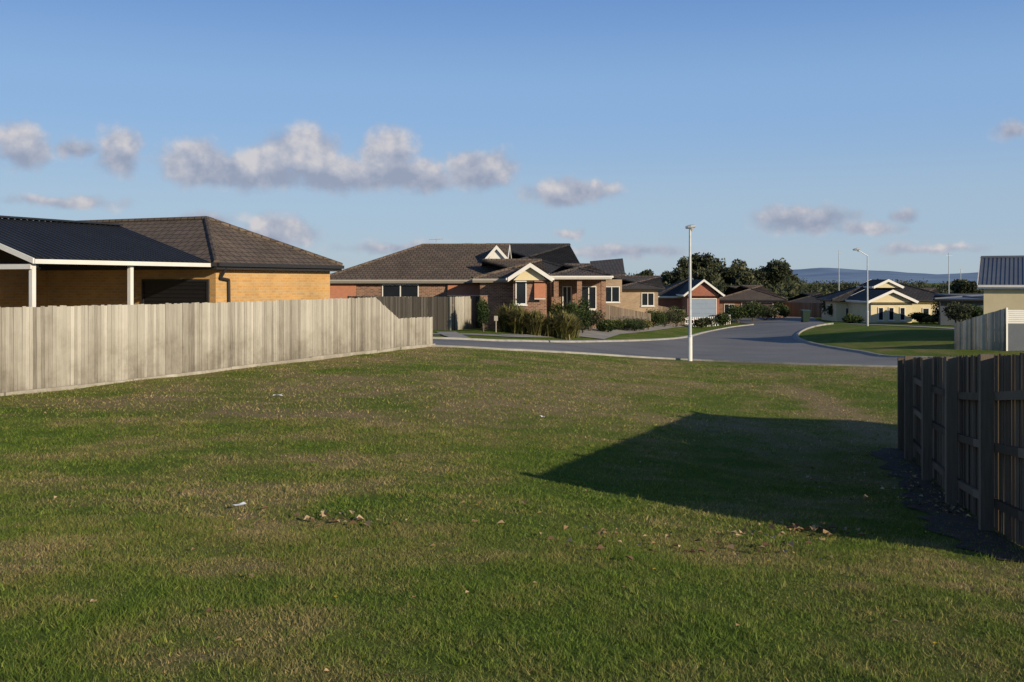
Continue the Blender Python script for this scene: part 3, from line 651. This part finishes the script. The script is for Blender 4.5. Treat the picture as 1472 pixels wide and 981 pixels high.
for i in range(26):
    px=random.uniform(950,1145); D=random.uniform(200,230); x,y=img_xy(px,D); r=random.uniform(2,3.2); lob.append((x,y,-5+r*.8,r*1.3,r*1.3,r))
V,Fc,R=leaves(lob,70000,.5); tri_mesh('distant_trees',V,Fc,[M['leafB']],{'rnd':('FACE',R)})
def shrub(name,x,y,r,h,mat,n=1800,size=.06,k=6):
    z=Tf(x,y); lobes=[]; root=empty(name,(x,y,z)); g=Geo()
    for i in range(k):
        a=random.random()*6.28; d=r*random.uniform(.0,.55); hh=h*random.uniform(.4,.7); p=(x+math.cos(a)*d,y+math.sin(a)*d,z+hh); lobes.append((*p,r*.5,r*.5,h*.34)); g.tube((x,y,z-.05),p,.03,.01,0,5)
    g.build('stems',[M['bark']],root); V,Fc,R=leaves(lobes,n,size); tri_mesh('foliage',V,Fc,[mat],{'rnd':('FACE',R)},root); return root
def clump(name,x,y,r,h,n=900):
    z=Tf(x,y); root=empty(name,(x,y,z))
    a=rng.uniform(0,6.283,n); sp=rng.uniform(.15,1,n)*r; hh=h*rng.uniform(.6,1.05,n)*(1-.35*(sp/r)**2); bx=x+rng.normal(0,.12,n)*r; by=y+rng.normal(0,.12,n)*r
    dx,dy=np.cos(a),np.sin(a); px,py=-dy,dx; w=.028
    P0=np.stack([bx-px*w,by-py*w,np.full(n,z-.03)],1); P1=np.stack([bx+px*w,by+py*w,np.full(n,z-.03)],1)
    P2=np.stack([bx+dx*sp*.55+px*w,by+dy*sp*.55+py*w,z+hh*.8],1); P3=np.stack([bx+dx*sp*.55-px*w,by+dy*sp*.55-py*w,z+hh*.8],1)
    tz=z+hh*np.where(rng.random(n)<.5,1.0,.7); P4=np.stack([bx+dx*sp,by+dy*sp,tz],1)
    V=np.stack([P0,P1,P2,P3,P4,P4+np.array([.004,0,0])],1).reshape(-1,3); b=np.arange(n)[:,None]*6
    Fc=np.concatenate([b+np.array([[0,1,2,3]]),b+np.array([[3,2,4,5]])]); R=rng.uniform(0,1,n); tri_mesh('blades',V,Fc,[M['leafC']],{'rnd':('FACE',np.concatenate([R,R]))},root)
for px,D,r,h in((728,53,.9,1.55),(748,52,.95,1.5),(770,51.5,.95,1.4),(792,51.5,.85,1.3),(812,51,1.0,1.5),(745,54.5,.9,1.6),(822,53,.7,1.3)): clump('ornamental_grass',*img_xy(px,D),r,h)
for px,D,r,h,mt in((695,52,.45,1.7,'leafA'),(820,56,1.0,2.0,'leafA'),(838,57,.8,2.2,'leafA'),(806,56.5,.8,1.7,'leafA'),(742,53.2,.6,1.7,'leafA'),(848,60,.9,1.4,'leafB'),(900,66,1.3,.8,'leafA'),(915,67,1.2,.9,'leafB'),(870,61,.8,.8,'leafA'),(938,78,1.2,1.4,'leafA'),(955,82,1.4,1.3,'leafB'),(972,86,1.3,1.9,'leafA'),(925,70,.8,.8,'leafC')):
    shrub('shrub',*img_xy(px,D),r,h,M[mt],2800)
for px,D,r,h,mt in((1062,96,1.6,1.8,'leafA'),(1082,96,1.7,2.0,'leafA'),(1100,98,1.4,1.6,'leafB'),(1040,94,1.3,1.2,'leafA'),(1008,90,1.4,1.0,'leafB'),(1120,104,1.3,1.7,'leafA'),(1192,98,1.2,2.2,'leafB'),(1205,94,1.1,1.6,'leafA'),(1226,82,.9,.8,'leafA'),(1324,83,1.2,.9,'leafA'),(1345,82,1.0,.7,'leafC'),(1375,72,1.3,1.8,'leafB'),(1398,72,1.0,1.5,'leafA')):
    shrub('shrub',*img_xy(px,D),r,h,M[mt],2200,.09)
x,y=img_xy(1350,80); tree('garden_tree',x,y,Tf(x,y)+2.0,1.3,M['leafB'],900,.07)
# ------------------------------------------------------------------ hills
xs=np.arange(-6000,7001,60.); 
def hillrow(y0,h,seed):
    t=xs/ y0
    hh=h*(.25+.75*vnoise(xs*.0011,xs*0,seed))+h*.35*(vnoise(xs*.0035,xs*0,seed+1)-.5)+h*.1*(vnoise(xs*.011,xs*0,seed+2)-.5)
    hh=hh*(.15+.85*ss(.1,.3,t)); return hh
V=[];Fq=[]
for y0,h,sd in((6200,105,3),(4200,45,7)):
    hh=hillrow(y0,h,sd); b=len(V)
    rows=[(y0-900,-20+0*hh),(y0-400,hh*.45),(y0,hh),(y0+800,hh*0-20)]
    for yy,h_ in rows:
        for x_,z_ in zip(xs,h_): V.append((x_,yy,z_))
    n=len(xs)
    for r in range(3):
        for i in range(n-1): Fq.append((b+r*n+i,b+r*n+i+1,b+(r+1)*n+i+1,b+(r+1)*n+i))
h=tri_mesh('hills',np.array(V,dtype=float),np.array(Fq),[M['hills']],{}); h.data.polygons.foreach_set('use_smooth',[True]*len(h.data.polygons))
# ------------------------------------------------------------------ grass
lfx=np.array([p[0] for p in LF]); lfy=np.array([p[1] for p in LF]); nlx=[p[0] for p in nearL]; nly=[p[1] for p in nearL]
def tri_blades(x,y,hh,ln,w,dr):
    n=len(x); z=G(x,y); a=rng.uniform(0,6.283,n); la=rng.uniform(0,6.283,n); ww=w*rng.uniform(.6,1.3,n)/2
    px,py=np.cos(a)*ww,np.sin(a)*ww
    P0=np.stack([x-px,y-py,z-.005],1);P1=np.stack([x+px,y+py,z-.005],1);P2=np.stack([x+np.cos(la)*ln,y+np.sin(la)*ln,z+hh],1)
    return np.stack([P0,P1,P2],1).reshape(-1,3),np.clip(dr,0,1),rng.random(n)**1.3
def okmask(x,y): return (x>np.interp(y,lfy,lfx)+.03)&(y<np.interp(x,nlx,nly)-.32)
def blades(n,d0,d1,hmin,hmax,w):
    D=np.sqrt(rng.uniform(d0*d0,d1*d1,n)); x=rng.uniform(-.60,.60,n)*D; y=D
    xr,yr=rot(x,y,.9)
    keep=okmask(x,y)&(rng.random(n)<(.35+.9*vnoise(xr*7,yr*7,21)))
    fx=np.interp(y,[8.3,19],[4.55,7.55]); keep&=~((np.abs(x-fx+.3)<.5)&(y<19)&(rng.random(n)<.85))
    dr0=dryness(x,y); keep&=(rng.random(n)>1.1*(dr0-.7))
    x,y,xr,yr,dr=x[keep],y[keep],xr[keep],yr[keep],dr0[keep]; n=len(x); dr=dr+rng.normal(0,.16,n)
    hh=rng.uniform(hmin,hmax,n)*(.45+.9*vnoise(xr*2.6,yr*2.6,31)); ln=hh*rng.uniform(.3,1.8,n)
    return tri_blades(x,y,hh,ln,w,dr)
def tufts(n,d0,d1,k,w):
    D=np.sqrt(rng.uniform(d0*d0,d1*d1,n)); x=rng.uniform(-.60,.60,n)*D; y=D; keep=okmask(x,y)&(rng.random(n)<vnoise(x*.9,y*.9,44)*1.2); x,y=x[keep],y[keep]; n=len(x)
    sz=rng.uniform(.5,1.3,n); x=np.repeat(x,k)+rng.normal(0,.022,n*k)*np.repeat(sz,k); y=np.repeat(y,k)+rng.normal(0,.022,n*k)*np.repeat(sz,k); sz=np.repeat(sz,k)
    hh=rng.uniform(.022,.055,n*k)*sz; return tri_blades(x,y,hh,hh*rng.uniform(.2,1.1,n*k),w,np.repeat(rng.uniform(0,.5,n),k))
parts=[blades(360000,3.6,9,.01,.034,.006),blades(260000,9,17,.012,.04,.010),blades(200000,17,39,.015,.045,.02),tufts(2600,3.8,11,16,.006),tufts(2600,11,24,12,.012)]
V=np.concatenate([p[0] for p in parts]); dr=np.concatenate([p[1] for p in parts]); rn=np.concatenate([p[2] for p in parts])
tri_mesh('grass',V,np.arange(len(V)).reshape(-1,3),[M['blade']],{'dry':('FACE',dr),'rnd':('FACE',rn)})
pts=[]
for px,py,n,sx,sy,k in((1160,765,40,.30,.16,1.2),(1095,772,18,.35,.15,1.1),(1080,795,16,.5,.25,1),(475,750,26,.28,.14,1.2),(530,755,8,.3,.1,1),(1010,790,18,.7,.4,1),(700,735,9,.8,.3,.9),(900,770,14,.7,.35,1),(840,785,6,.3,.2,1),(1200,700,30,1.0,.6,.9),(1330,705,160,.8,.9,.9),(1380,735,120,.5,.5,.9)):
    x,y=gp(px,py); 
    for i in range(n): pts.append((x+random.gauss(0,sx),y+random.gauss(0,sy),k))
for i in range(90):
    D=random.uniform(4.8,18); pts.append((random.uniform(-.5,.5)*D,D,random.uniform(.5,.9)))
g=Geo()
for x,y,k in pts:
    z=float(G(x,y))+random.uniform(.02,.04); a=random.random()*6.28; s=random.uniform(.02,.045)*k; d=Vector((math.cos(a),math.sin(a),random.uniform(-.3,.3)))*s; e=Vector((-math.sin(a),math.cos(a),random.uniform(-.4,.6)))*s*.7; c=Vector((x,y,z)); up=Vector((0,0,s*.5)); r=random.random()
    g.face([c-d,c-d*.2-e+up,c+d,c],0,r); g.face([c-d,c,c+d,c-d*.2+e+up],0,r)
g.build('fallen_leaves',[M['dead']])
g=Geo()
for i in range(26):
    D=random.uniform(5.5,13); x=random.uniform(-.45,.45)*D; y=D; z=float(G(x,y))+.035
    for k in range(6):
        a=k*1.047; g.face([(x,y,z),(x+.014*math.cos(a),y+.014*math.sin(a),z+.004),(x+.014*math.cos(a+.9),y+.014*math.sin(a+.9),z+.004)],0,.2)
g.build('dandelions',[M['flower']])
for px,py,s in((343,738,.07),(400,572,.11),(780,603,.07)):
    x,y=gp(px,py); z=float(G(x,y))+.03; g=Geo(); c=Vector((x,y,z)); k=7; ring=[c+Vector((math.cos(i*.9)*s*random.uniform(.6,1.1),math.sin(i*.9)*s*.6,random.uniform(0,.05))) for i in range(k)]
    for i in range(k): g.face([c+Vector((0,0,.03)),ring[i],ring[(i+1)%k]])
    g.build('litter_paper',[M['litter']])
# ------------------------------------------------------------------ sun & sky
az=math.atan2(.69,-.724); el=math.radians(17)
sd=Vector((math.sin(az)*math.cos(el),math.cos(az)*math.cos(el),math.sin(el)))
sun=bpy.data.lights.new('sun','SUN'); sun.energy=5; sun.angle=math.radians(.5); sun.color=(1,.88,.69)
so=bpy.data.objects.new('sun',sun); so.rotation_euler=sd.to_track_quat('Z','Y').to_euler(); so.location=(30,-30,30); scene.collection.objects.link(so)
w=bpy.data.worlds.new('World'); scene.world=w; w.use_nodes=True; nt=w.node_tree; bg=nt.nodes['Background']; S=.10; bg.inputs[1].default_value=S
sky=N(nt,'ShaderNodeTexSky',sky_type='NISHITA'); sky.sun_disc=False; sky.sun_elevation=el; sky.sun_rotation=az; sky.air_density=1.0; sky.dust_density=.4; sky.ozone_density=2.5
tc=N(nt,'ShaderNodeTexCoord'); sep=N(nt,'ShaderNodeSeparateXYZ'); nt.links.new(tc.outputs['Generated'],sep.inputs[0])
def mth(op,a,b=None,c=None):
    n=N(nt,'ShaderNodeMath',operation=op)
    for i,v in enumerate((a,b,c)):
        if v is None: continue
        if isinstance(v,(int,float)): n.inputs[i].default_value=v
        else: nt.links.new(v,n.inputs[i])
    return n.outputs[0]
A_=mth('ARCTAN2',sep.outputs[0],sep.outputs[1]); E_=mth('ARCSINE',sep.outputs[2])
cmb=N(nt,'ShaderNodeCombineXYZ'); nt.links.new(A_,cmb.inputs[0]); nt.links.new(E_,cmb.inputs[1])
def vm(op,a,b=None):
    n=N(nt,'ShaderNodeVectorMath',operation=op)
    for i,v in enumerate((a,b)):
        if v is None: continue
        if isinstance(v,tuple): n.inputs[i].default_value=v
        else: nt.links.new(v,n.inputs[i])
    return n
def nz(scale,vec,detail=6,rough=.55):
    n=N(nt,'ShaderNodeTexNoise'); n.inputs['Scale'].default_value=scale; n.inputs['Detail'].default_value=detail; n.inputs['Roughness'].default_value=rough; nt.links.new(vec,n.inputs['Vector']); return n
gr=ramp(nt,[(0,(.42,.53,.63)),(.04,(.37,.51,.68)),(.11,(.26,.44,.73)),(.19,(.15,.305,.64)),(.42,(.055,.125,.31)),(1,(.025,.06,.16))]); gr.color_ramp.interpolation='EASE'
nt.links.new(mth('DIVIDE',E_,1.5708),gr.inputs[0])
g2=N(nt,'ShaderNodeMix',data_type='RGBA',blend_type='MULTIPLY'); g2.inputs[0].default_value=1; nt.links.new(gr.outputs[0],g2.inputs[6]); g2.inputs[7].default_value=(1/S,1/S,1/S,1)
sk=N(nt,'ShaderNodeMix',data_type='RGBA'); sk.inputs[0].default_value=.85; nt.links.new(sky.outputs[0],sk.inputs[6]); nt.links.new(g2.outputs[2],sk.inputs[7])
wn=nz(30,cmb.outputs[0],4); ws=vm('SUBTRACT',wn.outputs['Color'],(.5,.5,.5)); wm=vm('MULTIPLY',ws.outputs[0],(.028,.020,0)); wp=vm('ADD',cmb.outputs[0],wm.outputs[0])
clouds=[(285,234,66,40,1),(370,244,95,34,1),(435,222,58,50,1),(490,248,95,32,1),(560,225,50,48,1),(600,252,65,28,1),(690,242,60,34,.95),(35,212,48,34,.92),(170,217,42,38,.92),(115,212,36,18,.7),
(820,275,80,24,.9),(1160,312,95,24,.85),(1300,308,30,13,.62),(1250,328,52,12,.65),(395,336,66,32,.85),(300,318,70,16,.6),(80,290,110,12,.62),(890,362,130,12,.65),(1340,359,95,10,.62),(1460,186,36,16,.55),(815,336,36,9,.55),(560,355,110,12,.5)]
mxv=None; lowv=None
for px,py,rx,ry,wt in clouds:
    u=(px-CX)/F; v=(HY-py)/F; a=math.atan(u); e=math.atan(v*math.cos(a)); k=math.cos(a)**2
    s=vm('SUBTRACT',wp.outputs[0],(a,e,0)); mm=vm('MULTIPLY',s.outputs[0],(F/(rx*1.15)/k,F/(ry*1.1),0)); ln=vm('LENGTH',mm.outputs[0])
    q=mth('MULTIPLY',mth('SUBTRACT',1,ln.outputs['Value']),wt)
    sp=N(nt,'ShaderNodeSeparateXYZ'); nt.links.new(mm.outputs[0],sp.inputs[0])
    hgt=mth('MULTIPLY',mth('MAXIMUM',q,0),sp.outputs[1])
    mxv=q if mxv is None else mth('MAXIMUM',mxv,q)
    lowv=hgt if lowv is None else mth('ADD',lowv,hgt)
n1=nz(34,cmb.outputs[0],6,.55); sh=vm('ADD',cmb.outputs[0],(-.007,-.010,0)); n2=nz(34,sh.outputs[0],4,.55)
dens=mth('ADD',mxv,mth('MULTIPLY',mth('SUBTRACT',n1.outputs[0],.5),1.0))
mr=N(nt,'ShaderNodeMapRange',interpolation_type='SMOOTHSTEP'); nt.links.new(dens,mr.inputs[0]); mr.inputs[1].default_value=.0; mr.inputs[2].default_value=.52; mr.inputs[3].default_value=0; mr.inputs[4].default_value=.9
shd=mth('ADD',mth('ADD',mth('MULTIPLY',mth('SUBTRACT',n1.outputs[0],n2.outputs[0]),2.2),.45),mth('MULTIPLY',lowv,1.4))
cr=ramp(nt,[(0,(.30,.34,.45)),(.5,(.43,.45,.53)),(1,(.64,.61,.62))]); nt.links.new(shd,cr.inputs[0])
cs=N(nt,'ShaderNodeMix',data_type='RGBA',blend_type='MULTIPLY'); cs.inputs[0].default_value=1; nt.links.new(cr.outputs[0],cs.inputs[6]); cs.inputs[7].default_value=(1/S,1/S,1/S,1)
mx=N(nt,'ShaderNodeMix',data_type='RGBA'); nt.links.new(mr.outputs[0],mx.inputs[0]); nt.links.new(sk.outputs[2],mx.inputs[6]); nt.links.new(cs.outputs[2],mx.inputs[7]); nt.links.new(mx.outputs[2],bg.inputs[0])
# ------------------------------------------------------------------ camera
cam=bpy.data.cameras.new('camera'); co=bpy.data.objects.new('camera',cam); scene.collection.objects.link(co); scene.camera=co
cam.sensor_width=36; cam.lens=F/1472*36; cam.shift_y=-(490.5-HY)/1472; cam.clip_end=30000; cam.clip_start=.1
co.location=(0,0,0); co.rotation_euler=(math.radians(90),0,0)
scene.view_settings.view_transform='Standard'; scene.view_settings.look='None'; scene.view_settings.exposure=0
